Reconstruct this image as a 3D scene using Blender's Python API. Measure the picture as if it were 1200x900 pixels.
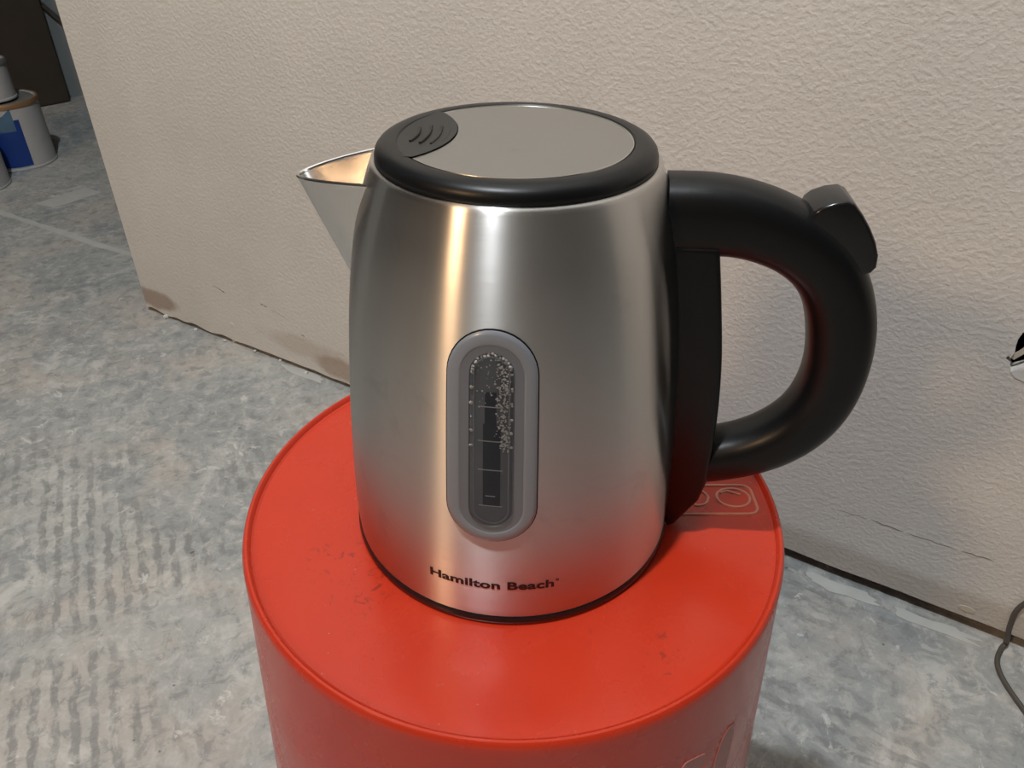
import bpy, bmesh, math, random
from mathutils import Vector, Matrix, noise
from mathutils.geometry import delaunay_2d_cdt

for o in list(bpy.data.objects):
    bpy.data.objects.remove(o, do_unlink=True)
scene = bpy.context.scene
COL = scene.collection
random.seed(7)
PI = math.pi
ZB = 0.370                      # top of the upturned bucket above the floor

# ------------------------------------------------------------------ camera
cam_d = bpy.data.cameras.new('camera')
cam = bpy.data.objects.new('camera', cam_d)
COL.objects.link(cam)
cam_d.sensor_fit = 'HORIZONTAL'
cam_d.sensor_width = 36.0
cam_d.lens = 901.6 / 1200.0 * 36.0
cam_d.clip_start = 0.02
cam_d.clip_end = 60
cam.location = (-0.0014, -0.2869, 0.6425)
PITCH, ROLL = 0.6094, -0.0097
cam.rotation_euler = (Matrix.Rotation(PI / 2 - PITCH, 3, 'X') @ Matrix.Rotation(-ROLL, 3, 'Z')).to_euler()
scene.camera = cam

# ------------------------------------------------------------------ world, lamps, exposure
world = bpy.data.worlds.new('dim_room_air')
scene.world = world
world.use_nodes = True
world.node_tree.nodes['Background'].inputs[0].default_value = (0.9, 0.95, 1.0, 1)
world.node_tree.nodes['Background'].inputs[1].default_value = 0.02


def ceiling_bulb(name, loc, color, watts, radius):
    d = bpy.data.lights.new(name, 'POINT')
    d.color = color
    d.energy = watts
    d.shadow_soft_size = radius
    o = bpy.data.objects.new(name, d)
    COL.objects.link(o)
    o.location = loc
    return o


ceiling_bulb('cool_ceiling_bulb', (-0.30, -0.26, 2.20), (0.90, 0.96, 1.0), 88, 0.03)
ceiling_bulb('warm_shaded_lamp', (-1.20, -1.26, 1.45), (1.0, 0.64, 0.35), 42, 0.13)
vs = scene.view_settings
vs.view_transform = 'Standard'
vs.look = 'None'
vs.gamma = 1.0
vs.use_curve_mapping = False
vs.exposure = 0.0


# ------------------------------------------------------------------ helpers
def tag(o, label=None, cat=None, group=None, kind=None):
    if label: o['label'] = label
    if cat: o['category'] = cat
    if group: o['group'] = group
    if kind: o['kind'] = kind
    return o


def link_mesh(name, verts, faces, mat, parent=None, smooth=True, sharp=35):
    me = bpy.data.meshes.new(name)
    me.from_pydata([tuple(v) for v in verts], [], faces)
    return finish(name, me, mat, parent, smooth, sharp)


def finish(name, me, mat, parent=None, smooth=True, sharp=35):
    bm = bmesh.new()
    bm.from_mesh(me)
    bmesh.ops.remove_doubles(bm, verts=bm.verts, dist=1e-7)
    bmesh.ops.recalc_face_normals(bm, faces=bm.faces)
    bm.to_mesh(me)
    bm.free()
    if smooth:
        me.polygons.foreach_set('use_smooth', [True] * len(me.polygons))
        me.set_sharp_from_angle(angle=math.radians(sharp))
    me.materials.append(mat)
    o = bpy.data.objects.new(name, me)
    COL.objects.link(o)
    if parent: o.parent = parent
    return o


def empty(name, loc, rz=0):
    o = bpy.data.objects.new(name, None)
    o.empty_display_size = 0.05
    COL.objects.link(o)
    o.location = loc
    o.rotation_euler = (0, 0, rz)
    return o


def lathe(prof, n=128, cap_start=False, cap_end=False):
    v, f = [], []
    for (r, z) in prof:
        for i in range(n):
            a = 2 * PI * i / n
            v.append((r * math.cos(a), r * math.sin(a), z))
    for j in range(len(prof) - 1):
        for i in range(n):
            k = (i + 1) % n
            f.append((j * n + i, j * n + k, (j + 1) * n + k, (j + 1) * n + i))
    if cap_start: f.append(tuple(range(n - 1, -1, -1)))
    if cap_end: f.append(tuple(range((len(prof) - 1) * n, len(prof) * n)))
    return v, f


def smooth_path(pts, sub=8):
    """Catmull-Rom through tuples of any length."""
    out = []
    n = len(pts)
    for i in range(n - 1):
        p0 = pts[max(i - 1, 0)]; p1 = pts[i]; p2 = pts[i + 1]; p3 = pts[min(i + 2, n - 1)]
        for s in range(sub):
            t = s / sub
            out.append(tuple(0.5 * ((2 * b) + (c - a) * t + (2 * a - 5 * b + 4 * c - d) * t * t + (3 * b - a - 3 * c + d) * t ** 3)
                             for a, b, c, d in zip(p0, p1, p2, p3)))
    out.append(tuple(pts[-1]))
    return out


def tube(pts, rad, n=8):
    """closed tube along a 3-D polyline"""
    v, f = [], []
    P = [Vector(p) for p in pts]
    for i, p in enumerate(P):
        t = (P[min(i + 1, len(P) - 1)] - P[max(i - 1, 0)]).normalized()
        up = Vector((0, 0, 1)) if abs(t.z) < 0.9 else Vector((1, 0, 0))
        a = t.cross(up).normalized(); b = t.cross(a)
        for k in range(n):
            g = 2 * PI * k / n
            v.append(p + a * math.cos(g) * rad + b * math.sin(g) * rad)
    for i in range(len(P) - 1):
        for k in range(n):
            m = (k + 1) % n
            f.append((i * n + k, i * n + m, (i + 1) * n + m, (i + 1) * n + k))
    f.append(tuple(range(n))); f.append(tuple(range((len(P) - 1) * n, len(P) * n)))
    return v, f


def prism(poly, frame, h):
    """poly: 2-D points; frame(u, v, w) -> 3-D; extruded from w=0 to w=h."""
    n = len(poly)
    v = [frame(u, w, 0) for u, w in poly] + [frame(u, w, h) for u, w in poly]
    f = [tuple(range(n)), tuple(range(2 * n - 1, n - 1, -1))]
    for i in range(n):
        k = (i + 1) % n
        f.append((i, k, n + k, n + i))
    return v, f


# ------------------------------------------------------------------ materials
def new_mat(name):
    m = bpy.data.materials.new(name)
    m.use_nodes = True
    nt = m.node_tree
    return m, nt, nt.nodes['Principled BSDF']


def plain(name, col, rough=0.5, metal=0.0, noise_amt=0.0, scale=40, bump=0.0, **kw):
    m, nt, b = new_mat(name)
    b.inputs['Base Color'].default_value = (*col, 1)
    b.inputs['Roughness'].default_value = rough
    b.inputs['Metallic'].default_value = metal
    for k, val in kw.items():
        b.inputs[k.replace('_', ' ')].default_value = val
    tc = nt.nodes.new('ShaderNodeTexCoord')
    nz = nt.nodes.new('ShaderNodeTexNoise')
    nz.inputs['Scale'].default_value = scale
    nz.inputs['Detail'].default_value = 6
    nt.links.new(tc.outputs['Object'], nz.inputs['Vector'])
    if noise_amt:
        mx = nt.nodes.new('ShaderNodeMix'); mx.data_type = 'RGBA'
        mx.inputs['A'].default_value = (*[c * (1 - noise_amt) for c in col], 1)
        mx.inputs['B'].default_value = (*[min(1, c * (1 + noise_amt)) for c in col], 1)
        nt.links.new(nz.outputs['Fac'], mx.inputs['Factor'])
        nt.links.new(mx.outputs['Result'], b.inputs['Base Color'])
    if bump:
        bp = nt.nodes.new('ShaderNodeBump')
        bp.inputs['Strength'].default_value = 1.0
        bp.inputs['Distance'].default_value = bump
        nt.links.new(nz.outputs['Fac'], bp.inputs['Height'])
        nt.links.new(bp.outputs['Normal'], b.inputs['Normal'])
    return m


class NT:
    """tiny node builder"""
    def __init__(self, nt): self.nt = nt
    def n(self, t, **kw):
        x = self.nt.nodes.new(t)
        for k, v in kw.items():
            if k in x.inputs.keys() if False else hasattr(x, k): setattr(x, k, v)
            else: x.inputs[k].default_value = v
        return x
    def l(self, a, b): self.nt.links.new(a, b)
    def noise(self, vec, scale, detail=5, rough=0.55, dist=0.0):
        x = self.nt.nodes.new('ShaderNodeTexNoise')
        x.inputs['Scale'].default_value = scale; x.inputs['Detail'].default_value = detail
        x.inputs['Roughness'].default_value = rough; x.inputs['Distortion'].default_value = dist
        self.l(vec, x.inputs['Vector']); return x.outputs['Fac']
    def ramp(self, fac, a, b, ca=0.0, cb=1.0):
        x = self.nt.nodes.new('ShaderNodeMapRange')
        x.inputs['From Min'].default_value = a; x.inputs['From Max'].default_value = b
        x.inputs['To Min'].default_value = ca; x.inputs['To Max'].default_value = cb
        x.interpolation_type = 'SMOOTHSTEP'
        self.l(fac, x.inputs['Value']); return x.outputs['Result']
    def math(self, op, a, b=None, c=None):
        x = self.nt.nodes.new('ShaderNodeMath'); x.operation = op
        for i, s in enumerate((a, b, c)):
            if s is None: continue
            if isinstance(s, (int, float)): x.inputs[i].default_value = s
            else: self.l(s, x.inputs[i])
        return x.outputs[0]
    def mix(self, fac, a, b):
        x = self.nt.nodes.new('ShaderNodeMix'); x.data_type = 'RGBA'
        for key, s in (('Factor', fac), ('A', a), ('B', b)):
            if isinstance(s, (int, float)): x.inputs[key].default_value = s
            elif isinstance(s, tuple): x.inputs[key].default_value = (*s, 1)
            else: self.l(s, x.inputs[key])
        return x.outputs['Result']
    def mapping(self, vec, scale=(1, 1, 1), rot=(0, 0, 0), loc=(0, 0, 0)):
        x = self.nt.nodes.new('ShaderNodeMapping')
        x.inputs['Scale'].default_value = scale; x.inputs['Rotation'].default_value = rot; x.inputs['Location'].default_value = loc
        self.l(vec, x.inputs['Vector']); return x.outputs['Vector']


def mat_floor():
    m, nt, b = new_mat('bare_concrete')
    N = NT(nt)
    P = nt.nodes.new('ShaderNodeTexCoord').outputs['Object']
    big = N.noise(P, 4.5, 6, 0.6, 0.6)
    mid = N.noise(P, 17, 8, 0.68, 0.9)
    fine = N.noise(P, 130, 6, 0.7)
    pink = N.noise(N.mapping(P, loc=(3.1, 1.7, 0)), 6.5, 5, 0.6, 0.4)
    col = N.mix(N.ramp(big, 0.34, 0.66), (0.33, 0.352, 0.355), (0.46, 0.475, 0.46))
    col = N.mix(N.math('MULTIPLY', N.ramp(pink, 0.46, 0.66), 0.8), col, (0.53, 0.49, 0.445))
    col = N.mix(N.math('MULTIPLY', N.ramp(mid, 0.52, 0.66), 0.7), col, (0.66, 0.66, 0.63))
    col = N.mix(N.math('MULTIPLY', N.ramp(mid, 0.47, 0.32), 0.45), col, (0.24, 0.258, 0.262))
    # trowel ridges left by old mortar: bands of parallel strokes in patches
    def ridges(rot, loc, scale, mask_scale, lo, hi):
        pv = N.mapping(P, rot=(0, 0, rot), loc=loc)
        w = nt.nodes.new('ShaderNodeTexWave')
        w.wave_type = 'BANDS'; w.bands_direction = 'X'; w.wave_profile = 'SIN'
        w.inputs['Scale'].default_value = scale; w.inputs['Distortion'].default_value = 2.7
        w.inputs['Detail'].default_value = 3; w.inputs['Detail Scale'].default_value = 2.2
        N.l(pv, w.inputs['Vector'])
        k = N.ramp(N.noise(pv, mask_scale, 3, 0.5, 0.5), lo, hi)
        br = N.ramp(N.noise(N.mapping(pv, scale=(1, 0.45, 1)), 44, 6, 0.7), 0.36, 0.54)
        return N.math('MULTIPLY', N.math('MULTIPLY', N.ramp(w.outputs['Fac'], 0.35, 0.8), k), br), k
    r1, k1 = ridges(-0.44, (0.3, 0.1, 0), 19, 5.2, 0.43, 0.53)
    r2, k2 = ridges(-1.04, (1.4, 0.2, 0), 17, 4.4, 0.46, 0.56)
    sepf = nt.nodes.new('ShaderNodeSeparateXYZ'); N.l(P, sepf.inputs[0])
    r1 = N.math('MULTIPLY', r1, N.math('MULTIPLY', N.ramp(sepf.outputs[0], 0.02, -0.08), N.ramp(sepf.outputs[1], 0.62, 0.36)))
    r2 = N.math('MULTIPLY', r2, N.ramp(sepf.outputs[0], 0.05, 0.20))
    rr = N.math('MAXIMUM', r1, r2)
    col = N.mix(N.math('MULTIPLY', rr, 0.78), col, (0.25, 0.255, 0.25))
    grit = N.noise(N.mapping(P, loc=(4, 9, 0)), 52, 6, 0.72, 0.5)
    col = N.mix(N.math('MULTIPLY', N.ramp(grit, 0.51, 0.63), 0.6), col, (0.60, 0.60, 0.575))
    col = N.mix(N.math('MULTIPLY', N.ramp(grit, 0.48, 0.37), 0.55), col, (0.22, 0.232, 0.235))
    white = N.ramp(N.noise(N.mapping(P, loc=(7, 2, 0)), 26, 7, 0.72, 1.2), 0.60, 0.67)
    col = N.mix(N.math('MULTIPLY', white, 0.7), col, (0.76, 0.77, 0.74))
    speck = N.ramp(N.noise(N.mapping(P, loc=(1, 5, 0)), 75, 3, 0.5), 0.73, 0.77)
    col = N.mix(N.math('MULTIPLY', speck, 0.8), col, (0.075, 0.072, 0.068))
    col = N.mix(N.ramp(fine, 0.2, 0.8, 0.0, 0.22), col, (0.22, 0.225, 0.225))
    N.l(col, b.inputs['Base Color'])
    b.inputs['Roughness'].default_value = 0.75
    b.inputs['Specular IOR Level'].default_value = 0.35
    bp = nt.nodes.new('ShaderNodeBump'); bp.inputs['Strength'].default_value = 0.6; bp.inputs['Distance'].default_value = 0.002
    h = N.math('ADD', N.math('MULTIPLY', mid, 0.9), N.math('MULTIPLY', fine, 0.35))
    h = N.math('SUBTRACT', h, N.math('MULTIPLY', rr, 0.5))
    N.l(h, bp.inputs['Height']); N.l(bp.outputs['Normal'], b.inputs['Normal'])
    return m


def mat_wall(name='textured_drywall', base=(0.70, 0.69, 0.66), stains=True):
    """object coordinates of the wall: x along it, z up, y = depth"""
    m, nt, b = new_mat(name)
    N = NT(nt)
    P = nt.nodes.new('ShaderNodeTexCoord').outputs['Object']
    a = N.noise(N.mapping(P, scale=(1, 1, 1.2)), 190, 3, 0.5, 0.15)
    c = N.noise(P, 46, 3, 0.5)
    blot = N.noise(P, 5, 4, 0.6)
    col = N.mix(N.ramp(blot, 0.3, 0.7), tuple(x * 0.96 for x in base), tuple(min(1, x * 1.04) for x in base))
    if stains:
        sep = nt.nodes.new('ShaderNodeSeparateXYZ'); N.l(P, sep.inputs[0])
        X, Z = sep.outputs[0], sep.outputs[2]
        wob = N.noise(P, 22, 4, 0.6)
        # brown dirt smear at the very foot of the wall: left corner, and next to the bucket
        def blob(x0, z0, rx, rz, soft=0.5):
            dx = N.math('DIVIDE', N.math('SUBTRACT', X, x0), rx)
            dz = N.math('DIVIDE', N.math('SUBTRACT', Z, z0), rz)
            d = N.math('ADD', N.math('MULTIPLY', dx, dx), N.math('MULTIPLY', dz, dz))
            d = N.math('ADD', d, N.math('MULTIPLY', N.math('SUBTRACT', wob, 0.5), 1.6))
            return N.ramp(d, 1.15, 1.15 - soft)
        col = N.mix(N.math('MULTIPLY', blob(0.030, 0.030, 0.066, 0.020, 0.8), 0.8), col, (0.36, 0.285, 0.235))
        col = N.mix(N.math('MULTIPLY', blob(0.42, 0.028, 0.055, 0.020, 0.8), 0.65), col, (0.36, 0.26, 0.20))
        col = N.mix(N.math('MULTIPLY', blob(0.36, 0.045, 0.10, 0.02, 1.0), 0.35), col, (0.42, 0.34, 0.28))
        # darker, unpainted paper strip low on the right half
        low = N.math('MULTIPLY', N.ramp(N.math('ADD', Z, N.math('MULTIPLY', wob, 0.012)), 0.062, 0.044), N.ramp(X, 0.80, 1.0))
        col = N.mix(N.math('MULTIPLY', low, 0.55), col, (0.42, 0.37, 0.31))
    N.l(col, b.inputs['Base Color'])
    b.inputs['Roughness'].default_value = 0.82
    b.inputs['Specular IOR Level'].default_value = 0.25
    bp = nt.nodes.new('ShaderNodeBump'); bp.inputs['Strength'].default_value = 0.5; bp.inputs['Distance'].default_value = 0.0007
    N.l(N.math('ADD', N.ramp(a, 0.35, 0.72), N.math('MULTIPLY', c, 0.5)), bp.inputs['Height'])
    N.l(bp.outputs['Normal'], b.inputs['Normal'])
    return m


def mat_steel(name, rough=0.315, aniso=1.0, radial=True, streak=0.02, col=(0.72, 0.70, 0.68)):
    m, nt, b = new_mat(name)
    N = NT(nt)
    P = nt.nodes.new('ShaderNodeTexCoord').outputs['Object']
    b.inputs['Metallic'].default_value = 1.0
    b.inputs['Base Color'].default_value = (*col, 1)
    if radial:
        sep = nt.nodes.new('ShaderNodeSeparateXYZ'); N.l(P, sep.inputs[0])
        ang = N.math('ARCTAN2', sep.outputs[1], sep.outputs[0])
        cmb = nt.nodes.new('ShaderNodeCombineXYZ')
        N.l(N.math('MULTIPLY', ang, 0.22), cmb.inputs[0]); N.l(N.math('MULTIPLY', sep.outputs[2], 110.0), cmb.inputs[1])
        br = N.noise(cmb.outputs[0], 24, 4, 0.7)
        tg = nt.nodes.new('ShaderNodeTangent'); tg.direction_type = 'RADIAL'; tg.axis = 'Z'
        N.l(tg.outputs[0], b.inputs['Tangent'])
        b.inputs['Anisotropic'].default_value = aniso
        b.inputs['Anisotropic Rotation'].default_value = 0.25
    else:
        br = N.noise(N.mapping(P, scale=(1, 14, 1)), 260, 4, 0.7)
    N.l(N.ramp(br, 0.3, 0.7, rough - streak, rough + streak), b.inputs['Roughness'])
    smudge = N.noise(P, 34, 5, 0.6, 0.6)
    N.l(N.mix(N.ramp(smudge, 0.58, 0.74, 0, 0.35), col, tuple(c * 0.72 for c in col)), b.inputs['Base Color'])
    return m


def mat_bucket():
    m, nt, b = new_mat('orange_plastic')
    N = NT(nt)
    P = nt.nodes.new('ShaderNodeTexCoord').outputs['Object']
    n1 = N.noise(P, 9, 4, 0.6)
    base = N.mix(N.ramp(n1, 0.3, 0.7), (0.51, 0.031, 0.011), (0.57, 0.040, 0.014))
    # faint scuffs and dark dirt specks
    sepb = nt.nodes.new('ShaderNodeSeparateXYZ'); N.l(P, sepb.inputs[0])
    def spot(x0, y0, r):
        dx = N.math('SUBTRACT', sepb.outputs[0], x0); dy = N.math('SUBTRACT', sepb.outputs[1], y0)
        d = N.math('SQRT', N.math('ADD', N.math('MULTIPLY', dx, dx), N.math('MULTIPLY', dy, dy)))
        return N.ramp(d, r, r * 0.35)
    reg = None
    for q in ((-0.080, -0.042, 0.022), (-0.068, -0.058, 0.022), (0.064, -0.087, 0.012), (0.062, -0.103, 0.007), (0.034, -0.082, 0.006)):
        k = spot(*q)
        reg = k if reg is None else N.math('MAXIMUM', reg, k)
    reg = N.math('MULTIPLY', reg, N.ramp(sepb.outputs[2], 0.365, 0.368))
    sp = N.ramp(N.noise(N.mapping(P, loc=(2, 3, 1)), 210, 4, 0.65, 1.0), 0.56, 0.66)
    base = N.mix(N.math('MULTIPLY', N.math('MULTIPLY', sp, reg), 0.62), base, (0.12, 0.02, 0.015))
    dust = N.ramp(N.noise(P, 420, 2, 0.5), 0.74, 0.80)
    base = N.mix(N.math('MULTIPLY', dust, 0.25), base, (0.8, 0.45, 0.35))
    N.l(base, b.inputs['Base Color'])
    N.l(N.ramp(N.noise(P, 30, 4, 0.6), 0.3, 0.7, 0.20, 0.30), b.inputs['Roughness'])
    bp = nt.nodes.new('ShaderNodeBump'); bp.inputs['Strength'].default_value = 0.12; bp.inputs['Distance'].default_value = 0.0004
    N.l(N.noise(P, 320, 2, 0.5), bp.inputs['Height']); N.l(bp.outputs['Normal'], b.inputs['Normal'])
    return m


M_FLOOR = mat_floor()
M_WALL = mat_wall()
M_ROOM = mat_wall('painted_room_wall', (0.085, 0.077, 0.07), stains=False)
M_FAR = plain('grey_far_wall', (0.23, 0.25, 0.255), 0.85, noise_amt=0.12, scale=6)
M_CEIL = plain('ceiling_white', (0.16, 0.15, 0.135), 0.9, noise_amt=0.1)
M_DARKGAP = plain('dark_sill_wood', (0.045, 0.032, 0.024), 0.9, noise_amt=0.3)
M_DARKSLAB = plain('dark_brown_tone', (0.042, 0.032, 0.024), 0.7, noise_amt=0.25, scale=14)
M_GYPSUM = plain('white_gypsum', (0.66, 0.67, 0.66), 0.95, noise_amt=0.08, scale=120, bump=0.001)
M_PAPER = plain('torn_wall_paper', (0.55, 0.50, 0.42), 0.9, noise_amt=0.1, scale=90)
M_SCRATCH = plain('scratch_dark', (0.27, 0.245, 0.215), 0.9)
M_PALE = plain('pale_cement_smear', (0.53, 0.54, 0.52), 0.85, noise_amt=0.15, scale=40, bump=0.0006)
M_CORD = plain('dark_cord_rubber', (0.085, 0.075, 0.065), 0.6, noise_amt=0.1)
M_STEEL = mat_steel('brushed_steel')
M_PLATE = mat_steel('brushed_lid_steel', rough=0.36, radial=False, col=(0.44, 0.43, 0.41))
M_SPOUT = mat_steel('spout_steel', rough=0.24, radial=False, streak=0.03)
M_RIM = mat_steel('polished_rim_steel', rough=0.2, radial=False, streak=0.02)
M_BLACK = plain('black_satin_plastic', (0.0055, 0.006, 0.007), 0.36, noise_amt=0.08, scale=300, bump=0.00004, Specular_IOR_Level=0.32)
M_BLACKGLOSS = plain('black_gloss_plastic', (0.010, 0.0105, 0.012), 0.20, noise_amt=0.05)
M_SCOOP = plain('charcoal_grip_plastic', (0.020, 0.019, 0.018), 0.5, noise_amt=0.1, scale=200)
M_LOGO = plain('dark_logo_ink', (0.022, 0.008, 0.010), 0.5)
M_BEZEL = plain('frosted_grey_plastic', (0.24, 0.262, 0.305), 0.36, noise_amt=0.05, Coat_Weight=0.4, Coat_Roughness=0.15)
M_BEZEL_IN = plain('smoky_inner_plastic', (0.155, 0.168, 0.20), 0.28, noise_amt=0.06, Coat_Weight=0.5)
M_GAUGE = plain('smoky_gauge_back', (0.10, 0.110, 0.13), 0.35, noise_amt=0.3, scale=90)
M_GAUGEREFL = plain('dark_gauge_reflection', (0.016, 0.023, 0.037), 0.4, noise_amt=0.4, scale=160)  # dark reflection behind the window, put into the colour
M_MARK = plain('pale_level_mark', (0.30, 0.31, 0.32), 0.5)
M_DROP = plain('clear_water_drop', (0.55, 0.55, 0.55), 0.08, Transmission_Weight=0.25, IOR=1.33)
M_PANE = plain('clear_gauge_pane', (0.92, 0.94, 0.95), 0.06, Transmission_Weight=1.0, IOR=1.2)
M_BUCKET = mat_bucket()
M_EMBOSS = plain('scuffed_pale_orange', (0.66, 0.26, 0.20), 0.45, noise_amt=0.25, scale=160)
M_PRINT = plain('faded_white_print', (0.46, 0.17, 0.155), 0.45, noise_amt=0.15, scale=70)
M_CANMETAL = plain('dull_can_metal', (0.33, 0.33, 0.32), 0.45, metal=0.5, noise_amt=0.15, scale=20)
M_CANWHITE = plain('white_can_paper', (0.46, 0.46, 0.46), 0.6, noise_amt=0.12, scale=25)
M_CANBLUE = plain('blue_can_label', (0.010, 0.045, 0.24), 0.45, noise_amt=0.3, scale=12)
M_CANPALE = plain('pale_blue_can_print', (0.075, 0.15, 0.24), 0.5, noise_amt=0.5, scale=35)
M_CANORANGE = plain('rusty_can_rim', (0.33, 0.19, 0.09), 0.5, metal=0.3, noise_amt=0.3, scale=40)

# ------------------------------------------------------------------ setting
W0 = Vector((-0.613, 0.839, 0.0))
WE = Vector((0.8623, -0.5064, 0.0))          # along the wall, towards the right
WN = Vector((-0.5064, -0.8623, 0.0))         # out of the wall, towards the camera


def slab(name, x0, x1, y0, y1, z0, z1, mat):
    v = [(x, y, z) for z in (z0, z1) for y in (y0, y1) for x in (x0, x1)]
    f = [(0, 2, 3, 1), (4, 5, 7, 6), (0, 1, 5, 4), (2, 6, 7, 3), (0, 4, 6, 2), (1, 3, 7, 5)]
    return link_mesh(name, v, f, mat, smooth=False)


floor = tag(slab('floor', -3.6, 3.0, -3.0, 4.6, -0.05, 0.0, M_FLOOR), 'bare grey concrete floor with trowel ridges and pale smears', kind='structure')
tag(slab('ceiling', -3.6, 3.0, -3.0, 4.6, 2.42, 2.47, M_CEIL), 'plain pale ceiling above the room', kind='structure')
tag(slab('wall_front', -3.6, 3.0, -3.05, -3.0, 0.0, 2.42, M_ROOM), 'plain wall behind the camera', kind='structure')
tag(slab('wall_left', -3.65, -3.6, -3.0, 4.6, 0.0, 2.42, M_ROOM), 'plain wall far to the left', kind='structure')
tag(slab('wall_right', 3.0, 3.05, -3.0, 4.6, 0.0, 2.42, M_ROOM), 'plain wall far to the right', kind='structure')

# textured drywall with an uneven bottom edge and a torn hole
random.seed(11)
HX, HZ = 0.0, 0.0


def wall_obj_frame(o):
    o.matrix_world = Matrix(((WE.x, -WN.x, 0, W0.x), (WE.y, -WN.y, 0, W0.y), (0, 0, 1, 0), (0, 0, 0, 1)))


LEN, TOP, THK = 3.3, 2.42, 0.014
bottom = []
x = 0.0
while x < LEN:
    if x < 0.18: g = 0.007 + 0.006 * noise.noise((x * 30, 0, 0))
    elif x < 0.6: g = 0.0085 + 0.003 * noise.noise((x * 26, 3, 0))
    else: g = 0.0155 + 0.0014 * noise.noise((x * 14, 7, 0))
    bottom.append((x, max(0.0015, g)))
    x += 0.012 if x < 1.4 else 0.08
bottom.append((LEN, 0.0155))
outline = bottom + [(LEN, TOP), (0, TOP)]
HOLE = [(1.1770, 0.3025), (1.1772, 0.3045), (1.1785, 0.3060), (1.1800, 0.3040), (1.1812, 0.3100), (1.1800, 0.3160), (1.1795, 0.3220), (1.1806, 0.3280), (1.1850, 0.3340), (1.1950, 0.3400), (1.2150, 0.3420), (1.2250, 0.3300),
        (1.2260, 0.3050), (1.2150, 0.2950), (1.2020, 0.2980), (1.1930, 0.3005), (1.1840, 0.2935), (1.1822, 0.2960), (1.1815, 0.2995)]
pts2 = [Vector(p) for p in outline + HOLE]
no, nh = len(outline), len(HOLE)
edges = [(i, (i + 1) % no) for i in range(no)] + [(no + i, no + (i + 1) % nh) for i in range(nh)]
vv, _, ff, *_ = delaunay_2d_cdt(pts2, edges, [], 2, 1e-6)


def inside(p, poly):
    c = False
    for i in range(len(poly)):
        a, b = poly[i], poly[i - 1]
        if (a[1] > p[1]) != (b[1] > p[1]) and p[0] < (b[0] - a[0]) * (p[1] - a[1]) / (b[1] - a[1]) + a[0]: c = not c
    return c


tri = []
for f in ff:
    cx = sum(vv[i].x for i in f) / len(f); cz = sum(vv[i].y for i in f) / len(f)
    if inside((cx, cz), outline) and not inside((cx, cz), HOLE): tri.append(tuple(f))
nv = len(vv)
wv = [(p.x, 0, p.y) for p in vv] + [(p.x, THK, p.y) for p in vv]
wf = list(tri) + [tuple(i + nv for i in reversed(t)) for t in tri]
cnt = {}
for t in tri:
    for i in range(len(t)):
        e = (t[i], t[(i + 1) % len(t)])
        cnt[e] = 1
for (a, b) in list(cnt):
    if (b, a) not in cnt: wf.append((a, nv + a, nv + b, b))
wall = link_mesh('wall_back', wv, wf, M_WALL, smooth=False)
wall_obj_frame(wall)
tag(wall, 'beige textured drywall with ragged bottom edge and torn hole', kind='structure')
# stud cavity and sill behind the board
sill = link_mesh('sill_plate', *prism([(0.02, 0.0), (LEN, 0.0), (LEN, 0.04), (0.02, 0.04)], lambda u, v, w: (u, THK + 0.002 + w, v), 0.09), M_DARKGAP, wall, smooth=False)
back = link_mesh('cavity_back', *prism([(0.0, 0.0), (LEN, 0.0), (LEN, TOP), (0.0, TOP)], lambda u, v, w: (u, THK + 0.10 + w, v), 0.012), M_DARKGAP, wall, smooth=False)
endcap = link_mesh('end_board', *prism([(0.0, 0.0), (0.012, 0.0), (0.012, TOP), (0.0, TOP)], lambda u, v, w: (u, THK + 0.001 + w, v), 0.098), M_WALL, wall, smooth=False)


def wall_sliver(name, poly, h, mat, base=0.0):
    return link_mesh(name, *prism(poly, lambda u, v, w: (u, -base - w, v), h), mat, wall, smooth=False)


def scratch(x0, z0, x1, z1, w):
    n = 7
    up, dn = [], []
    for i in range(n):
        t = i / (n - 1)
        k = w * (0.35 + 0.65 * abs(math.sin(t * 9.0 + x0 * 40))) * (1 if 0 < i < n - 1 else 0.1)
        px, pz = x0 + (x1 - x0) * t, z0 + (z1 - z0) * t + 0.0006 * math.sin(t * 14 + x0 * 50)
        up.append((px, pz + k / 2)); dn.append((px, pz - k / 2))
    wall_sliver('scratch', dn + up[::-1], 0.0002, M_SCRATCH)


for a in ((1.096, 0.0917, 1.124, 0.0933, 0.0006), (1.128, 0.0934, 1.158, 0.0930, 0.0016), (1.160, 0.0930, 1.205, 0.0942, 0.0010), (1.208, 0.0945, 1.236, 0.0963, 0.0014),
          (0.185, 0.0985, 0.200, 0.0955, 0.0008), (0.196, 0.0960, 0.211, 0.0915, 0.0026), (0.282, 0.0955, 0.298, 0.0925, 0.0022), (0.300, 0.0918, 0.335, 0.0850, 0.0006), (0.357, 0.0660, 0.364, 0.0646, 0.0022)):
    scratch(*a)
# torn facing paper and crushed gypsum at the hole
wall_sliver('torn_paper', [(1.1805, 0.3030), (1.1830, 0.3020), (1.1875, 0.3085), (1.1910, 0.3170), (1.1900, 0.3215), (1.1868, 0.3160), (1.1838, 0.3105), (1.1812, 0.3070)], 0.0012, M_PAPER, -0.004)
wall_sliver('torn_paper', [(1.1800, 0.3290), (1.1830, 0.3300), (1.1862, 0.3330), (1.1845, 0.3352), (1.1810, 0.3325)], 0.0012, M_GYPSUM, -0.0004)
wall_sliver('crushed_gypsum', [(1.1838, 0.2925), (1.1880, 0.2955), (1.1935, 0.2990), (1.2010, 0.2970), (1.2080, 0.2940), (1.2060, 0.2880), (1.1960, 0.2865), (1.1880, 0.2885)], 0.0010, M_GYPSUM, -0.0004)
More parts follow.
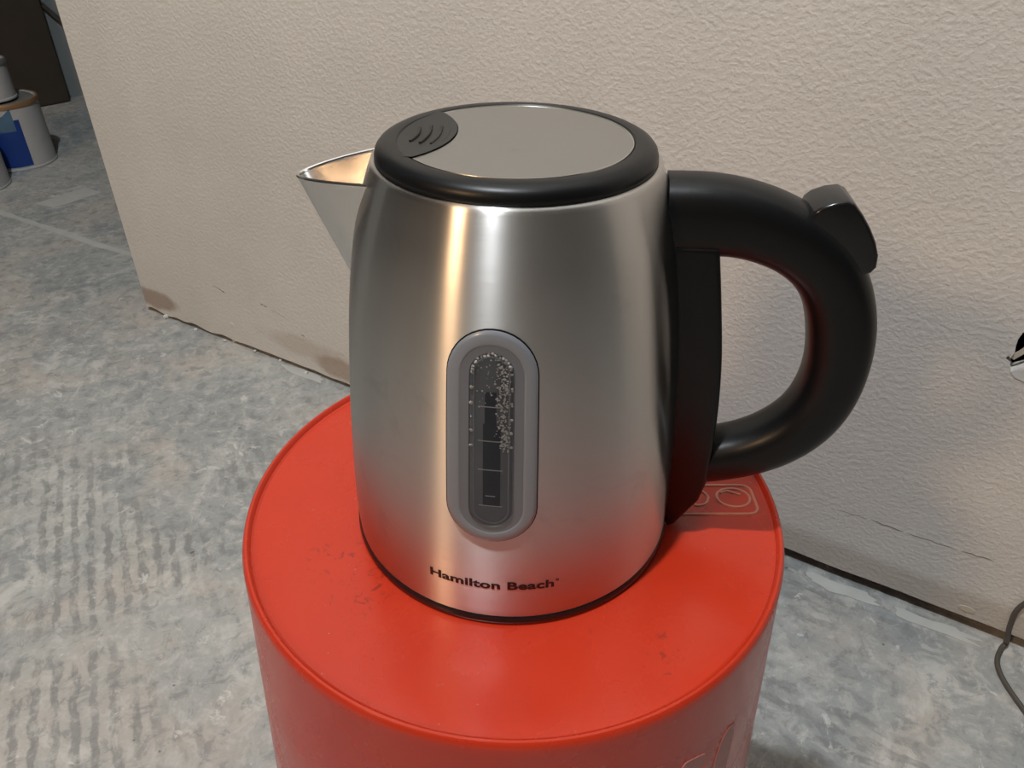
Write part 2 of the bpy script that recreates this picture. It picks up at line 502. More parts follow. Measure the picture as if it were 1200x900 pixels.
# small round dent low on the right
wall_sliver('wall_dent', [(1.2348 + 0.0075 * math.cos(t), 0.0266 + 0.0034 * math.sin(t)) for t in [2 * PI * i / 14 for i in range(14)]], 0.0012, M_PAPER, -0.0003)
wall_sliver('paint_fleck', [(0.205, 0.0335), (0.2115, 0.0325), (0.2130, 0.0385), (0.2070, 0.0398)], 0.0012, M_GYPSUM, -0.0003)

# pale marks on the slab
def floor_piece(name, poly, h, mat):
    o = link_mesh(name, *prism(poly, lambda u, v, w: (u, v, 0.0001 + w), h), mat, floor, smooth=False)
    return o


floor_piece('pale_patch', [(-1.0384, 1.297), (-0.9755, 1.3947), (-0.925, 1.3677), (-0.9861, 1.277)], 0.0008, M_PALE)
LN = smooth_path([(-1.16, 1.292), (-1.0774, 1.2427), (-0.9302, 1.1618), (-0.8147, 1.0953), (-0.7209, 1.0482), (-0.66, 1.010)], 6)
wd = [0.0065 + 0.004 * noise.noise((p[0] * 30, p[1] * 30, 1)) for p in LN]
floor_piece('pale_line', [(p[0] + w * 0.5, p[1] + w) for p, w in zip(LN, wd)] + [(p[0] - w * 0.5, p[1] - w) for p, w in reversed(list(zip(LN, wd)))], 0.0008, M_PALE)
for (cx, cy, lx, ly, seed) in ((0.345, 0.262, 0.055, 0.012, 1), (0.430, 0.212, 0.050, 0.010, 2), (-0.31, 0.655, 0.05, 0.010, 4), (-0.20, 0.588, 0.04, 0.009, 6)):
    poly = []
    for i in range(26):
        t = 2 * PI * i / 26
        k = 0.75 + 0.5 * noise.noise((math.cos(t) * 2, math.sin(t) * 2, seed * 3.7))
        a_, b_ = lx * k * math.cos(t), ly * k * math.sin(t)
        poly.append((cx + WE.x * a_ + WN.x * b_, cy + WE.y * a_ + WN.y * b_))
    floor_piece('plaster_smear', poly, 0.0006, M_PALE)

# ------------------------------------------------------------------ bucket
bucket = empty('bucket', (0, 0, 0))
tag(bucket, 'orange plastic bucket standing upside down under the kettle', 'bucket')
RB = 0.1315
rw = lambda z: RB + 0.0008 + (ZB - z) * 0.070
prof = [(rw(0.0) - 0.003, 0.0), (rw(0) + 0.003, 0.0), (rw(0) + 0.0045, 0.003), (rw(0) + 0.0045, 0.010), (rw(0.012), 0.013)]
for z in (0.030, 0.0302): prof.append((rw(z) if z == 0.030 else rw(z), z))
prof += [(rw(0.033) + 0.0035, 0.033), (rw(0.037) + 0.0035, 0.037), (rw(0.040), 0.040)]
prof += [(rw(0.060), 0.060), (rw(0.063) + 0.0035, 0.063), (rw(0.067) + 0.0035, 0.067), (rw(0.070), 0.070)]
for z in (0.10, 0.15, 0.2, 0.25, 0.30, 0.34, 0.360): prof.append((rw(z), z))
prof += [(RB + 0.0012, 0.3660), (RB + 0.0010, 0.3700), (RB + 0.0003, 0.3722), (RB - 0.0006, 0.3731), (RB - 0.0016, 0.3731), (RB - 0.0024, 0.3722), (RB - 0.0030, 0.3706), (RB - 0.0040, ZB)]
v, f = lathe(prof, 160)
shell = link_mesh('shell', v, f, M_BUCKET, bucket)
dv, df = lathe([(RB - 0.0038, ZB - 0.003), (RB - 0.0038, ZB), (0.09, ZB), (0.04, ZB), (0.004, ZB)], 160, True, True)
link_mesh('bottom_disc', dv, df, M_BUCKET, bucket)
# moulded rounded panel near the handle, with two ring marks inside
def strip_on_top(pts, width, h, name, mat, closed=False):
    P = [Vector((p[0], p[1], 0)) for p in pts]
    n = len(P)
    v, f = [], []
    for i, p in enumerate(P):
        a = P[(i - 1) % n] if (closed or i > 0) else P[i]
        b = P[(i + 1) % n] if (closed or i < n - 1) else P[i]
        t = (b - a).normalized(); s = Vector((-t.y, t.x, 0)) * width / 2
        v += [(p.x + s.x, p.y + s.y, ZB - 0.0002), (p.x + s.x * 0.5, p.y + s.y * 0.5, ZB + h), (p.x - s.x * 0.5, p.y - s.y * 0.5, ZB + h), (p.x - s.x, p.y - s.y, ZB - 0.0002)]
    m = n if closed else n - 1
    for i in range(m):
        k = (i + 1) % n
        for q in range(3): f.append((i * 4 + q, i * 4 + q + 1, k * 4 + q + 1, k * 4 + q))
    return link_mesh(name, v, f, mat, bucket)


def rrect(cx, cy, hx, hy, r, ang=0.0, n=6):
    out = []
    for (sx, sy, a0) in ((1, 1, 0), (-1, 1, PI / 2), (-1, -1, PI), (1, -1, 1.5 * PI)):
        for i in range(n + 1):
            a = a0 + PI / 2 * i / n
            px, py = sx * (hx - r) + r * math.cos(a), sy * (hy - r) + r * math.sin(a)
            out.append((cx + px * math.cos(ang) - py * math.sin(ang), cy + px * math.sin(ang) + py * math.cos(ang)))
    return out


strip_on_top(rrect(0.0985, 0.0020, 0.0245, 0.0105, 0.005, 0.02), 0.0020, 0.0006, 'moulded_panel_edge', M_EMBOSS, True)
strip_on_top([(0.1125 + 0.0085 * math.cos(a) , 0.0035 + 0.0068 * math.sin(a)) for a in [2 * PI * i / 28 for i in range(28)]], 0.0019, 0.0006, 'moulded_ring', M_EMBOSS, True)
strip_on_top([(0.0935 + 0.006 * math.cos(a), 0.0035 + 0.0058 * math.sin(a)) for a in [-1.9 + 3.6 * i / 16 for i in range(17)]], 0.0019, 0.0006, 'moulded_arc', M_EMBOSS)
strip_on_top([(0.1065, 0.0070), (0.1100, 0.0085), (0.1165, 0.0058)], 0.0019, 0.0006, 'moulded_arrow', M_EMBOSS)


def side_patch(name, poly, mat):
    """poly in (angle in degrees, z); laid on the tapered side"""
    n = len(poly)
    v = []
    for h in (-0.0002, 0.0004):
        for (a, z) in poly:
            r = rw(z) + h
            v.append((r * math.cos(math.radians(a)), r * math.sin(math.radians(a)), z))
    f = [tuple(range(n, 2 * n))] + [(i, (i + 1) % n, n + (i + 1) % n, n + i) for i in range(n)]
    return link_mesh(name, v, f, mat, bucket)


side_patch('white_print', [(-43.6, 0.3262), (-45.5, 0.3282), (-47.5, 0.3240), (-48.6, 0.3150), (-49.2, 0.3040), (-49.8, 0.2800), (-45.0, 0.2760), (-44.2, 0.2900), (-43.6, 0.3050), (-43.2, 0.3180)], M_PRINT)
side_patch('white_print', [(-52.0, 0.3225), (-52.6, 0.3262), (-55.0, 0.3290), (-57.6, 0.3305), (-59.0, 0.3270), (-58.0, 0.3205), (-55.0, 0.3180), (-53.0, 0.3190)], M_PRINT)

# ------------------------------------------------------------------ kettle
KROT = math.radians(-6.5)
kettle = empty('electric_kettle', (-0.0006, 0, ZB + 0.0003), KROT)
tag(kettle, 'brushed steel electric kettle with black handle standing on the orange bucket', 'kettle')
BP = [(0.0758, 0.0045), (0.0760, 0.010), (0.0760, 0.020), (0.0750, 0.045), (0.0725, 0.080), (0.0684, 0.120), (0.0632, 0.150), (0.0580, 0.168), (0.0553, 0.1755)]
BPs = smooth_path(BP, 6)


def rbody(z):
    if z <= BPs[0][1]: return BPs[0][0]
    for a, b in zip(BPs, BPs[1:]):
        if a[1] <= z <= b[1]: return a[0] + (b[0] - a[0]) * (z - a[1]) / (b[1] - a[1])
    return BPs[-1][0]


body_prof = [(0.060, 0.0046), (0.0745, 0.0046)] + list(BPs) + [(0.0548, 0.1768), (0.0540, 0.1776), (0.0530, 0.1776), (0.0523, 0.1766), (0.0521, 0.170)]
v, f = lathe(body_prof, 160, cap_start=True)
body = link_mesh('body', v, f, M_STEEL, kettle, sharp=50)
tag(body, 'brushed stainless steel body')
v, f = lathe([(0.0585, 0.0), (0.0748, 0.0), (0.0764, 0.0007), (0.0768, 0.0018), (0.0766, 0.0034), (0.0757, 0.0047), (0.070, 0.0047)], 160, True, True)
tag(link_mesh('base_ring', v, f, M_BLACKGLOSS, kettle), 'black plastic base ring')

# lid
lid_prof = [(0.0515, 0.170), (0.0517, 0.1760), (0.0522, 0.1766), (0.0528, 0.1776), (0.0529, 0.1794), (0.0524, 0.1812), (0.0512, 0.1826), (0.0492, 0.1836), (0.0482, 0.18385),
            (0.0460, 0.1840), (0.0445, 0.1839), (0.0439, 0.1834), (0.0438, 0.1828), (0.030, 0.1828), (0.010, 0.1828)]
v, f = lathe(lid_prof, 144, True, True)
lid = link_mesh('lid', v, f, M_BLACK, kettle)
tag(lid, 'round black lid with a steel disc')
# steel disc with a bite for the thumb grip
SC, SR, PR = -0.0650, 0.0425, 0.0434
plate = []
N_ = 120
for i in range(N_):
    a = -PI + 2 * PI * (i + 0.5) / N_
    p = (PR * math.cos(a), PR * math.sin(a))
    if math.hypot(p[0] - SC, p[1]) > SR: plate.append(p)
# corner points where disc and bite meet
d = -SC
xi = (PR * PR - SR * SR + d * d) / (2 * d)
yi = math.sqrt(PR * PR - xi * xi)
a0 = math.atan2(yi, -xi - SC)
arc = [(SC + SR * math.cos(a), SR * math.sin(a)) for a in [a0 - 2 * a0 * i / 28 for i in range(29)]]
poly = plate + arc
v, f = prism(poly, lambda u, w, h: (u, w, 0.1824 + h), 0.0012)
tag(link_mesh('steel_disc', v, f, M_PLATE, lid, sharp=30), 'flat brushed steel disc with a curved bite')
ev, ef = tube([(p[0] * 0.9975, p[1] * 0.9975, 0.18345) for p in plate], 0.00032, 6)
link_mesh('disc_edge', ev, ef, M_RIM, lid)
# charcoal thumb grip, dished, filling the bite
gv, gf = [], []
GN, GM = 22, 22
for i in range(GN + 1):
    yy = -yi + 2 * yi * i / GN
    yy *= 0.985
    xr = SC + math.sqrt(max(0, SR ** 2 - yy ** 2)) - 0.0004
    xl = -math.sqrt(max(0, 0.0470 ** 2 - yy ** 2))
    for j in range(GM + 1):
        t = j / GM
        X = xl + (xr - xl) * t
        dish = 0.0016 * math.sin(PI * t) * math.cos(yy / yi * PI / 2)
        gv.append((X, yy, 0.18405 - dish * 0.8 - 0.0006 * max(0, 1 - t * 6)))
for i in range(GN):
    for j in range(GM):
        a = i * (GM + 1) + j
        gf.append((a, a + 1, a + GM + 2, a + GM + 1))
grip = link_mesh('thumb_grip', gv, gf, M_SCOOP, lid)
tag(grip, 'charcoal dished thumb grip on the lid')
for k, (gx, gy) in enumerate(((-0.0385, 0.0), (-0.0345, 0.0005), (-0.0303, 0.0), (-0.0265, -0.0005))):
    L = (0.0085, 0.0105, 0.0105, 0.0075)[k]
    pts = [(gx + 0.0012 * math.cos(t * 1.5), gy + L * t, 0.1832) for t in (-1, -0.6, -0.2, 0.2, 0.6, 1)]
    v, f = tube(pts, 0.00055, 6)
    link_mesh('grip_ridge', v, f, M_BLACK, lid)

# spout: a folded beak open at the top
HWS = 0.0245
def spout_point(u, t, inset=0.0):
    """u in [-1, 1] across, t 0 at the lip, 1 at the low tip on the body"""
    y0 = u * HWS
    topz = 0.1650 + 0.0060 * abs(u) ** 1.4
    # lip curve
    xt = -0.0872
    xb = -math.sqrt(max(0, rbody(topz) ** 2 - y0 ** 2)) + 0.002
    prof_u = (1 - abs(u) ** 1.55)
    lip = Vector((xb + (xt - xb) * prof_u, y0, topz))
    zb = 0.117
    low = Vector((-rbody(zb) + 0.0015, 0, zb))
    k = t
    yq = y0 * (1 - k) ** 0.85
    zq = lip.z + (low.z - lip.z) * k
    # keep the outer crease straight, sides hugging the body
    xbz = -math.sqrt(max(0, rbody(zq) ** 2 - yq ** 2)) + 0.002
    xcrease = xt + (low.x - xt) * k
    xq = xbz + (min(xcrease, xbz) - xbz) * prof_u
    p = Vector((xq, yq, zq))
    if inset:
        p += Vector((inset * prof_u, -math.copysign(inset * 0.6, u) * min(1, abs(u) * 4), 0))
    return p
NU, NTT = 40, 18
sv, sf = [], []
for lay, ins in enumerate((0.0, 0.0011)):
    for j in range(NTT + 1):
        for i in range(NU + 1):
            sv.append(spout_point(-1 + 2 * i / NU, j / NTT * (1.0 if lay == 0 else 0.93), ins))
off = (NU + 1) * (NTT + 1)
for lay in range(2):
    for j in range(NTT):
        for i in range(NU):
            a = lay * off + j * (NU + 1) + i
            sf.append((a, a + 1, a + NU + 2, a + NU + 1))
for i in range(NU): sf.append((i, i + 1, off + i + 1, off + i))
tag(link_mesh('spout', sv, sf, M_SPOUT, kettle, sharp=60), 'pointed steel pouring spout')
# thin lip bead round the spout mouth
lipp = [spout_point(-1 + 2 * i / 40, 0.0, 0.0005) + Vector((0, 0, 0.0002)) for i in range(41)]
v, f = tube(lipp, 0.0008, 8)
link_mesh('spout_lip', v, f, M_RIM, kettle)

# handle: swept loop, superelliptic section
HC = [(0.058, 0.1570, 0.0158), (0.072, 0.1575, 0.0156), (0.084, 0.1572, 0.0145), (0.097, 0.1543, 0.0138), (0.110, 0.1485, 0.0133), (0.121, 0.1395, 0.0131), (0.1290, 0.1270, 0.0131),
      (0.1340, 0.1120, 0.0132), (0.1362, 0.0960, 0.0128), (0.1350, 0.0800, 0.0126), (0.1295, 0.0655, 0.0124), (0.1195, 0.0540, 0.0122), (0.1065, 0.0460, 0.0118), (0.092, 0.0410, 0.0116), (0.080, 0.0385, 0.0116)]
HCs = smooth_path(HC, 6)
HW = 0.0140


def section(th, a, b, n=2.6):
    c, s = math.cos(th), math.sin(th)
    return (math.copysign(abs(c) ** (2 / n), c) * a, math.copysign(abs(s) ** (2 / n), s) * b)


v, f = [], []
NS = 40
for i, (hx, hz, ht) in enumerate(HCs):
    p, q = HCs[max(i - 1, 0)], HCs[min(i + 1, len(HCs) - 1)]
    tx, tz = q[0] - p[0], q[1] - p[1]
    L = math.hypot(tx, tz); tx /= L; tz /= L
    nx, nz = -tz, tx                                      # in-plane normal (outwards on the top run)
    wd = HW - 0.0012 * (i / (len(HCs) - 1))
    for k in range(NS):
        a_, b_ = section(2 * PI * k / NS, ht, wd)
        v.append((hx + nx * a_, b_, hz + nz * a_))
for i in range(len(HCs) - 1):
    for k in range(NS):
        m = (k + 1) % NS
        f.append((i * NS + k, i * NS + m, (i + 1) * NS + m, (i + 1) * NS + k))
f.append(tuple(range(NS))); f.append(tuple(range((len(HCs) - 1) * NS, len(HCs) * NS)))
handle = link_mesh('handle', v, f, M_BLACK, kettle)
tag(handle, 'thick black plastic loop handle')


def extruded_xz(name, poly, hw, mat, parent, bev=0.002, curve=None):
    """poly in (x, z), extruded from y=-hw to hw with bevelled rims"""
    bm = bmesh.new()
    vs1 = [bm.verts.new((p[0], -hw, p[1])) for p in poly]
    vs2 = [bm.verts.new((p[0], hw, p[1])) for p in poly]
    n = len(poly)
    bm.faces.new(vs1); bm.faces.new(vs2[::-1])
    for i in range(n):
        bm.faces.new((vs1[i], vs2[i], vs2[(i + 1) % n], vs1[(i + 1) % n]))
    bmesh.ops.recalc_face_normals(bm, faces=bm.faces)
    eds = [e for e in bm.edges if abs(e.verts[0].co.y - e.verts[1].co.y) < 1e-6]
    bmesh.ops.bevel(bm, geom=eds, offset=bev, segments=4, profile=0.5, affect='EDGES', clamp_overlap=True)
    me = bpy.data.meshes.new(name)
    bm.to_mesh(me); bm.free()
    return finish(name, me, mat, parent, True, 40)


# upright mount that follows the body
inner_pts = [(rbody(z) - 0.0055, z) for z in (0.1500, 0.13, 0.10, 0.07, 0.04, 0.014)]
outer_pts = [(0.0765, 0.0040), (0.0800, 0.0060), (0.0890, 0.0220)] + smooth_path([(0.0910, 0.0330), (0.0908, 0.060), (0.0880, 0.095), (0.0832, 0.125), (0.0785, 0.1500)], 4)
mount = extruded_xz('handle_mount', inner_pts + outer_pts, 0.0136, M_BLACK, kettle, 0.0026)
tag(mount, 'black plastic strip joining the handle to the body')
# rocker switch on the handle's shoulder
sw = [(0.1080, 0.1560), (0.1098, 0.1640), (0.1120, 0.1662), (0.1165, 0.1682), (0.1210, 0.1690), (0.1236, 0.1680), (0.1275, 0.1640), (0.1312, 0.1592), (0.1345, 0.1540), (0.1368, 0.1488), (0.1374, 0.1440), (0.1360, 0.1415), (0.1320, 0.1400), (0.120, 0.143)]
switch = extruded_xz('power_switch', sw, 0.0098, M_BLACKGLOSS, handle, 0.0014)
tag(switch, 'black thumb switch standing proud of the handle')

# water window on the side facing the camera (local -Y)
WZ = 0.0942
def on_body(u, vz, h):
    r = rbody(vz) + h
    a = -PI / 2 + u / rbody(WZ)
    return Vector((r * math.cos(a), r * math.sin(a), vz))


def stadium(a, L, n=20):
    """half width a, half length L (ends round)"""
    out = []
    for i in range(n + 1):
        t = PI * i / n
        out.append((a * math.cos(t), (L - a) + a * math.sin(t)))
    m = 10
    for i in range(1, m): out.append((-a, (L - a) * (1 - 2 * i / m)))
    for i in range(n + 1):
        t = PI + PI * i / n
        out.append((a * math.cos(t), -(L - a) + a * math.sin(t)))
    for i in range(1, m): out.append((a, -(L - a) * (1 - 2 * i / m)))
    return out


def stadium_loft(name, rings, mat, parent, fill=False):
    """rings: (half width, half length, height above steel)"""
    v, f = [], []
    n = None
    for (a, L, h) in rings:
        s = stadium(a, L); n = len(s)
        v += [on_body(u, WZ + w, h) for u, w in s]
    for j in range(len(rings) - 1):
        for i in range(n):
            k = (i + 1) % n
            f.append((j * n + i, j * n + k, (j + 1) * n + k, (j + 1) * n + i))
    if fill:
        # close the last ring with a ladder of quads so it follows the curve
        a, L, h = rings[-1]
        s = stadium(a, L); base = (len(rings) - 1) * n
        half = n // 2
        order = list(range(n))
        i, j = 0, n - 1
        # pair right and left runs by height
        right = [i for i in range(n) if s[i][0] >= -1e-9]
        left = [i for i in range(n) if s[i][0] <= 1e-9]
        right.sort(key=lambda q: s[q][1]); left.sort(key=lambda q: s[q][1])
        m = min(len(right), len(left))
        cols = 8
        grid = []
        for q in range(m):
            pr, pl = s[right[q]], s[left[q]]
            row = []
            for c in range(cols + 1):
                t = c / cols
                v.append(on_body(pl[0] + (pr[0] - pl[0]) * t, WZ + pl[1] + (pr[1] - pl[1]) * t, h))
                row.append(len(v) - 1)
            grid.append(row)
        for q in range(m - 1):
            for c in range(cols): f.append((grid[q][c], grid[q][c + 1], grid[q + 1][c + 1], grid[q + 1][c]))
    return link_mesh(name, v, f, mat, parent, sharp=40)


A0, L0 = 0.0168, 0.0452
gasket = stadium_loft('window_gasket', [(A0 + 0.0004, L0 + 0.0004, -0.0005), (A0 + 0.0004, L0 + 0.0004, 0.0003), (A0 - 0.001, L0 - 0.001, 0.0003)], M_BLACK, kettle)
win = stadium_loft('water_window', [(A0 - 0.0001, L0 - 0.0001, -0.0003), (A0 - 0.0001, L0 - 0.0001, 0.0007), (A0 - 0.0006, L0 - 0.0006, 0.0011), (A0 - 0.0014, L0 - 0.0014, 0.0013), (A0 - 0.0044, L0 - 0.0044, 0.0014),
                                       (A0 - 0.0050, L0 - 0.0050, 0.0012), (A0 - 0.0054, L0 - 0.0052, 0.0009)], M_BEZEL, kettle)
tag(win, 'frosted grey oval water-level window on the kettle body')
stadium_loft('inner_bezel', [(A0 - 0.0052, L0 - 0.0050, 0.0012), (A0 - 0.0058, L0 - 0.0056, 0.0011), (A0 - 0.0085, L0 - 0.0078, 0.0010), (A0 - 0.0089, L0 - 0.0082, 0.0006), (A0 - 0.0091, L0 - 0.0084, 0.0002)], M_BEZEL_IN, win)
GA, GL = A0 - 0.0089, L0 - 0.0080
stadium_loft('gauge_back', [(GA + 0.0004, GL + 0.0004, 0.0000), (GA, GL, 0.0003)], M_GAUGE, win, fill=True)
stadium_loft('gauge_ridge', [(GA - 0.0012, GL - 0.0012, 0.0003), (GA - 0.0013, GL - 0.0013, 0.0008), (GA - 0.0017, GL - 0.0017, 0.0008), (GA - 0.0018, GL - 0.0018, 0.0003)], M_BEZEL_IN, win)


def body_patch(name, u0, u1, z0, z1, h, mat, parent, nu=6, nz=12, th=0.0002):
    v, f = [], []
    for i in range(nz + 1):
        for j in range(nu + 1):
            v.append(on_body(u0 + (u1 - u0) * j / nu, z0 + (z1 - z0) * i / nz, h))
    for i in range(nz):
        for j in range(nu):
            a = i * (nu + 1) + j
            f.append((a, a + 1, a + nu + 2, a + nu + 1))
    return link_mesh(name, v, f, mat, parent)


body_patch('gauge_reflection', -0.0030, 0.0034, 0.0665, 0.1035, 0.0005, M_GAUGEREFL, win)  # two dark strips paint the reflection seen inside the window
body_patch('gauge_reflection', -0.0024, 0.0018, 0.1035, 0.1165, 0.0005, M_GAUGEREFL, win)
for zz_, u0_, u1_ in ((0.1105, -0.0048, 0.0044), (0.0962, -0.0048, 0.0042), (0.0835, -0.0048, 0.0042), (0.0715, -0.0020, 0.0016), (0.0668, -0.0044, 0.0042)):
    body_patch('level_mark', u0_, u1_, zz_, zz_ + 0.00045, 0.0008, M_MARK, win, 6, 1)
# condensation
random.seed(3)
dvv, dff = [], []


def drop(u, z, r):
    c = on_body(u, z, 0.0005)
    a = math.atan2(c.y, c.x)
    n = Vector((math.cos(a), math.sin(a), 0)); t = Vector((-math.sin(a), math.cos(a), 0)); w = Vector((0, 0, 1))
    b0 = len(dvv); K = 7
    for (rr, hh) in ((1.0, 0.0), (0.8, 0.45), (0.4, 0.75)):
        for k in range(K):
            g = 2 * PI * k / K
            dvv.append(c + (t * math.cos(g) + w * math.sin(g)) * r * rr + n * r * hh)
    dvv.append(c + n * r * 0.85)
    for j in range(2):
        for k in range(K):
            m = (k + 1) % K
            dff.append((b0 + j * K + k, b0 + j * K + m, b0 + (j + 1) * K + m, b0 + (j + 1) * K + k))
    for k in range(K): dff.append((b0 + 2 * K + k, b0 + 2 * K + (k + 1) % K, b0 + 3 * K))


edge = [p for p in stadium(GA - 0.0006, GL - 0.0006, 16) if p[1] > -0.001]
for (u, w) in edge:
    for q in range(2): drop(u + random.uniform(-.0003, .0003), WZ + w + random.uniform(-.0006, .0006), random.uniform(0.0004, 0.0008))
for i in range(260):
    z = random.uniform(0.092, 0.128)
    drop(min(0.0066, max(0.0012, random.gauss(0.0046, 0.0013))), z, random.uniform(0.00018, 0.0005))
for i in range(40): drop(random.uniform(-0.0055, 0.003), random.uniform(0.110, 0.129), random.uniform(0.00015, 0.0004))
tag(link_mesh('condensation', dvv, dff, M_DROP, win), 'tiny water drops inside the window', kind='stuff')
stadium_loft('gauge_pane', [(GA + 0.0002, GL + 0.0002, 0.0014), (GA - 0.0002, GL - 0.0002, 0.0015)], M_PANE, win, fill=True)

# printed name, bent round the body
def body_text(name, txt, a_center, z_base, width, cap, mat, parent, wide_extra=0.0):
    cu = bpy.data.curves.new('lettering', 'FONT')
    cu.body = txt
    cu.size = 1.0
    cu.offset = 0.034
    cu.resolution_u = 4
    cu.space_character = 1.02
    ob = bpy.data.objects.new('lettering', cu)
    COL.objects.link(ob)
    dg = bpy.context.evaluated_depsgraph_get()
    me = bpy.data.meshes.new_from_object(ob.evaluated_get(dg))
    bpy.data.objects.remove(ob, do_unlink=True)
    bm = bmesh.new(); bm.from_mesh(me)
    bmesh.ops.triangulate(bm, faces=bm.faces)
    xs = [q.co.x for q in bm.verts]; ys = [q.co.y for q in bm.verts]
    x0, x1 = min(xs), max(xs); y1 = max(ys)
    for q in bm.verts:
        u = ((q.co.x - x0) / (x1 - x0) - 0.5) * width
        z = z_base + q.co.y / y1 * cap
        r = rbody(z) + 0.00012
        a = a_center + u / rbody(z_base)
        q.co = (r * math.cos(a), r * math.sin(a), z)
    bm.to_mesh(me); bm.free()
    me.name = name
    me.materials.append(mat)
    o = bpy.data.objects.new(name, me)
    COL.objects.link(o); o.parent = parent
    return o


ac = -PI / 2 + math.radians(-0.3)
tag(body_text('brand_lettering', 'Hamilton Beach', ac, 0.0220, 0.0530, 0.0043, M_LOGO, body), 'dark printed lettering low on the body')
aR = ac + 0.0278 / 0.0758
regv, regf = [], []
for i in range(14):
    g = 2 * PI * i / 14
    for rr in (0.0007, 0.00035):
        u, w = rr * math.cos(g), rr * math.sin(g)
        r = rbody(0.0255) + 0.00012
        regv.append((r * math.cos(aR + u / r), r * math.sin(aR + u / r), 0.0256 + w))
for i in range(14):
    k = (i + 1) % 14
    regf.append((2 * i, 2 * k, 2 * k + 1, 2 * i + 1))
link_mesh('registered_mark', regv, regf, M_LOGO, body)

# ------------------------------------------------------------------ background things
def fl(p, z=0.0): return Vector((p[0], p[1], z))


def paint_can(name, loc, R, H, label, mat_side, blue=None):
    root = empty(name, (loc[0], loc[1], loc[2]))
    tag(root, label, 'can')
    v, f = lathe([(R - 0.006, 0.004), (R - 0.001, 0.0), (R + 0.0015, 0.001), (R + 0.0015, 0.004), (R, 0.006), (R, H - 0.008), (R + 0.0015, H - 0.006), (R + 0.0015, H - 0.001), (R, H), (R - 0.004, H), (R - 0.006, H - 0.005)], 56, True)
    link_mesh('can_body', v, f, mat_side, root)
    v, f = lathe([(R - 0.0055, H - 0.004), (R - 0.010, H - 0.001), (R - 0.016, H - 0.001), (R - 0.019, H - 0.005), (0.01, H - 0.005)], 56, True, True)
    link_mesh('can_lid', v, f, M_CANMETAL, root)
    v, f = lathe([(R - 0.001, H - 0.010), (R + 0.0022, H - 0.009), (R + 0.0026, H - 0.003), (R + 0.0008, H + 0.0008), (R - 0.003, H + 0.0008), (R - 0.0035, H - 0.002)], 56)
    link_mesh('can_rim', v, f, M_CANORANGE if blue else M_CANMETAL, root)
    if blue:
        def arc_patch(nm, a0, a1, z0, z1, h, mat, top=None):
            v, f = [], []
            n = 20
            for q in range(2):
                for i in range(n + 1):
                    t = i / n
                    a = math.radians(a0 + (a1 - a0) * t)
                    z = z0 if q == 0 else (z1 if top is None else z1 + top * math.sin(t * 7.0) * 0.5)
                    v.append(((R + h) * math.cos(a), (R + h) * math.sin(a), z))
            for i in range(n): f.append((i, i + 1, n + 2 + i, n + 1 + i))
            return link_mesh(nm, v, f, mat, root)
        arc_patch('paper_label', blue[0], blue[1], 0.010, H - 0.034, 0.0005, M_CANBLUE)
        arc_patch('label_print', blue[0] + 6, blue[1] - 8, H - 0.058, H - 0.014, 0.0008, M_CANPALE, 0.02)
    for s in (0.0,):
        a = math.radians(250)
        v, f = lathe([(0.009, 0.0), (0.008, 0.003), (0.003, 0.004)], 14, True, True)
        ear = link_mesh('can_ear', v, f, M_CANMETAL, root)
        ear.location = (R * math.cos(a), R * math.sin(a), H * 0.75)
        ear.rotation_euler = (0, PI / 2, a)
    return root


paint_can('paint_can', (-1.215, 1.568, 0.0), 0.0825, 0.150, 'paint can with a blue label standing on the concrete floor', M_CANWHITE, blue=(250, 322))
paint_can('paint_can', (-1.226, 1.560, 0.1515), 0.056, 0.085, 'small white can stacked on top of the blue-labelled paint can', M_CANWHITE)
paint_can('paint_can', (-1.236, 1.394, 0.0), 0.0825, 0.10, 'low white can cut by the left edge, in front of the blue-labelled can', M_CANWHITE)

# far wall beyond the corner, and a dark brown slab against it
FW0 = Vector((-1.400, 2.110, 0)); FWE = Vector((0.66, 0.75, 0)).normalized(); FWN = Vector((FWE.y, -FWE.x, 0))
fw = link_mesh('wall_far', *prism([(-1.6, 0.0), (2.6, 0.0), (2.6, 2.42), (-1.6, 2.42)], lambda u, v, w: FW0 + FWE * u - FWN * w + Vector((0, 0, v)), 0.05), M_FAR, smooth=False)
tag(fw, 'dim grey wall beyond the corner', kind='structure')
dr = link_mesh('dark_slab', *prism([(-0.95, 0.004), (0.03, 0.004), (0.03, 2.05), (-0.95, 2.05)], lambda u, v, w: FW0 + FWE * u + FWN * (0.012 + w) + Vector((0, 0, v)), 0.035), M_DARKSLAB, smooth=False)
tag(dr, 'dark brown slab at the far left', kind='structure')

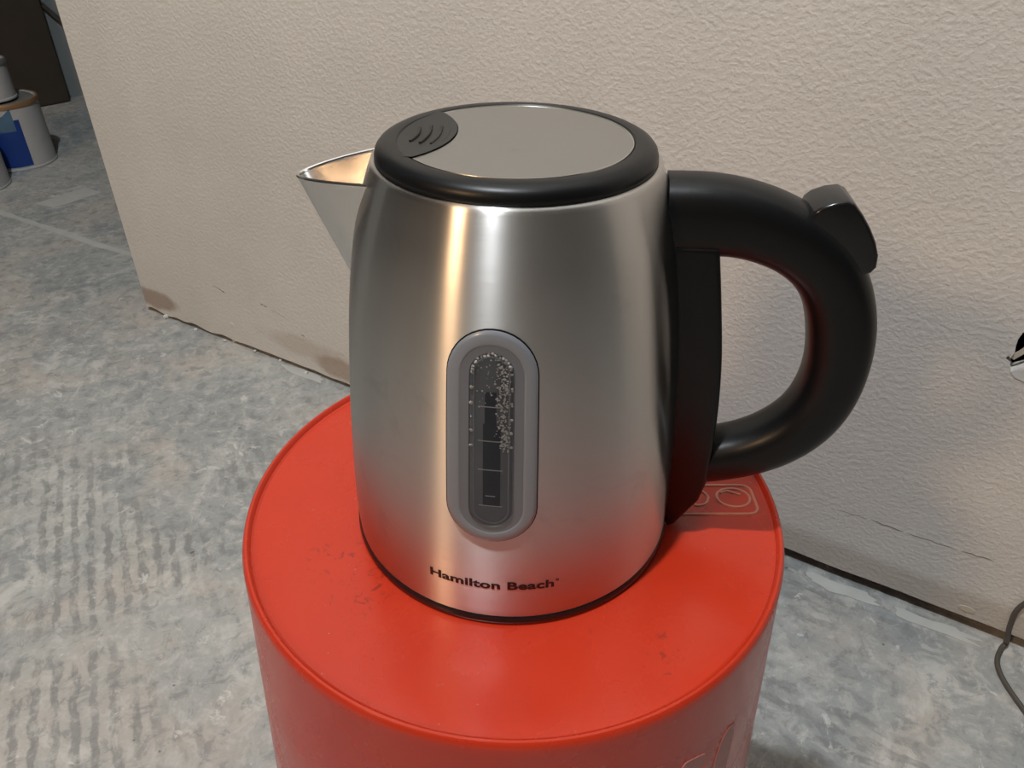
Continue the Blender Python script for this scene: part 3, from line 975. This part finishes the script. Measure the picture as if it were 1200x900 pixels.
# cable hanging across the far wall
cp = [FW0 + FWE * u + FWN * 0.012 + Vector((0, 0, z)) for u, z in smooth_path([(0.046, 0.262), (0.075, 0.225), (0.11, 0.188), (0.15, 0.165), (0.22, 0.148)], 5)]
cb = link_mesh('cable', *tube(cp, 0.007, 8), M_CORD)
tag(cb, 'dark cable sagging across the dim grey far wall', 'cable')

# thin dark cord down the wall and onto the floor, lower right
wp = lambda u, z, o=0.003: W0 + WE * u + WN * o + Vector((0, 0, z))
pts = [wp(1.40, 0.24), wp(1.33, 0.15), wp(1.290, 0.095), wp(1.272, 0.058), wp(1.272, 0.03), wp(1.276, 0.010, 0.005), Vector((0.4800, 0.1850, 0.0032)), Vector((0.4690, 0.1710, 0.0026)), Vector((0.4645, 0.1529, 0.0026)), Vector((0.4662, 0.126, 0.0026)), Vector((0.474, 0.085, 0.0026)), Vector((0.50, 0.03, 0.0026))]
cd = link_mesh('thin_cord', *tube(smooth_path([tuple(p) for p in pts], 6), 0.0024, 8), M_CORD)
tag(cd, 'thin dark cord trailing from the wall foot onto the floor', 'cord')

# crumbs of plaster by the wall
random.seed(21)
for (px, py, r) in ((-0.5723, 0.8213 - 0.008, 0.0055), (-0.437, 0.7546 - 0.010, 0.0060), (-0.454, 0.742, 0.0030), (-0.5112, 0.776, 0.0030), (-0.3983, 0.713, 0.0032), (-0.3526, 0.688, 0.0028), (-0.306, 0.655, 0.0030)):
    bm = bmesh.new()
    bmesh.ops.create_icosphere(bm, subdivisions=1, radius=r)
    for q in bm.verts: q.co = Vector((q.co.x * random.uniform(0.7, 1.3), q.co.y * random.uniform(0.7, 1.3), max(-0.6 * r, q.co.z * random.uniform(0.6, 1.0))))
    lo = min(q.co.z for q in bm.verts)
    for q in bm.verts: q.co.z -= lo
    me = bpy.data.meshes.new('plaster_crumb'); bm.to_mesh(me); bm.free()
    o = finish('plaster_crumb', me, M_GYPSUM, None, False)
    o.location = (px, py, 0.0)
    lab = {0.0055: "bright plaster crumb on the floor nearest the wall's left corner", 0.0060: 'large bright plaster crumb midway along the visible wall foot'}.get(r, 'tiny pale plaster crumb on the concrete along the foot of the beige wall')
    tag(o, lab, 'crumb', 'plaster crumbs along the wall foot')
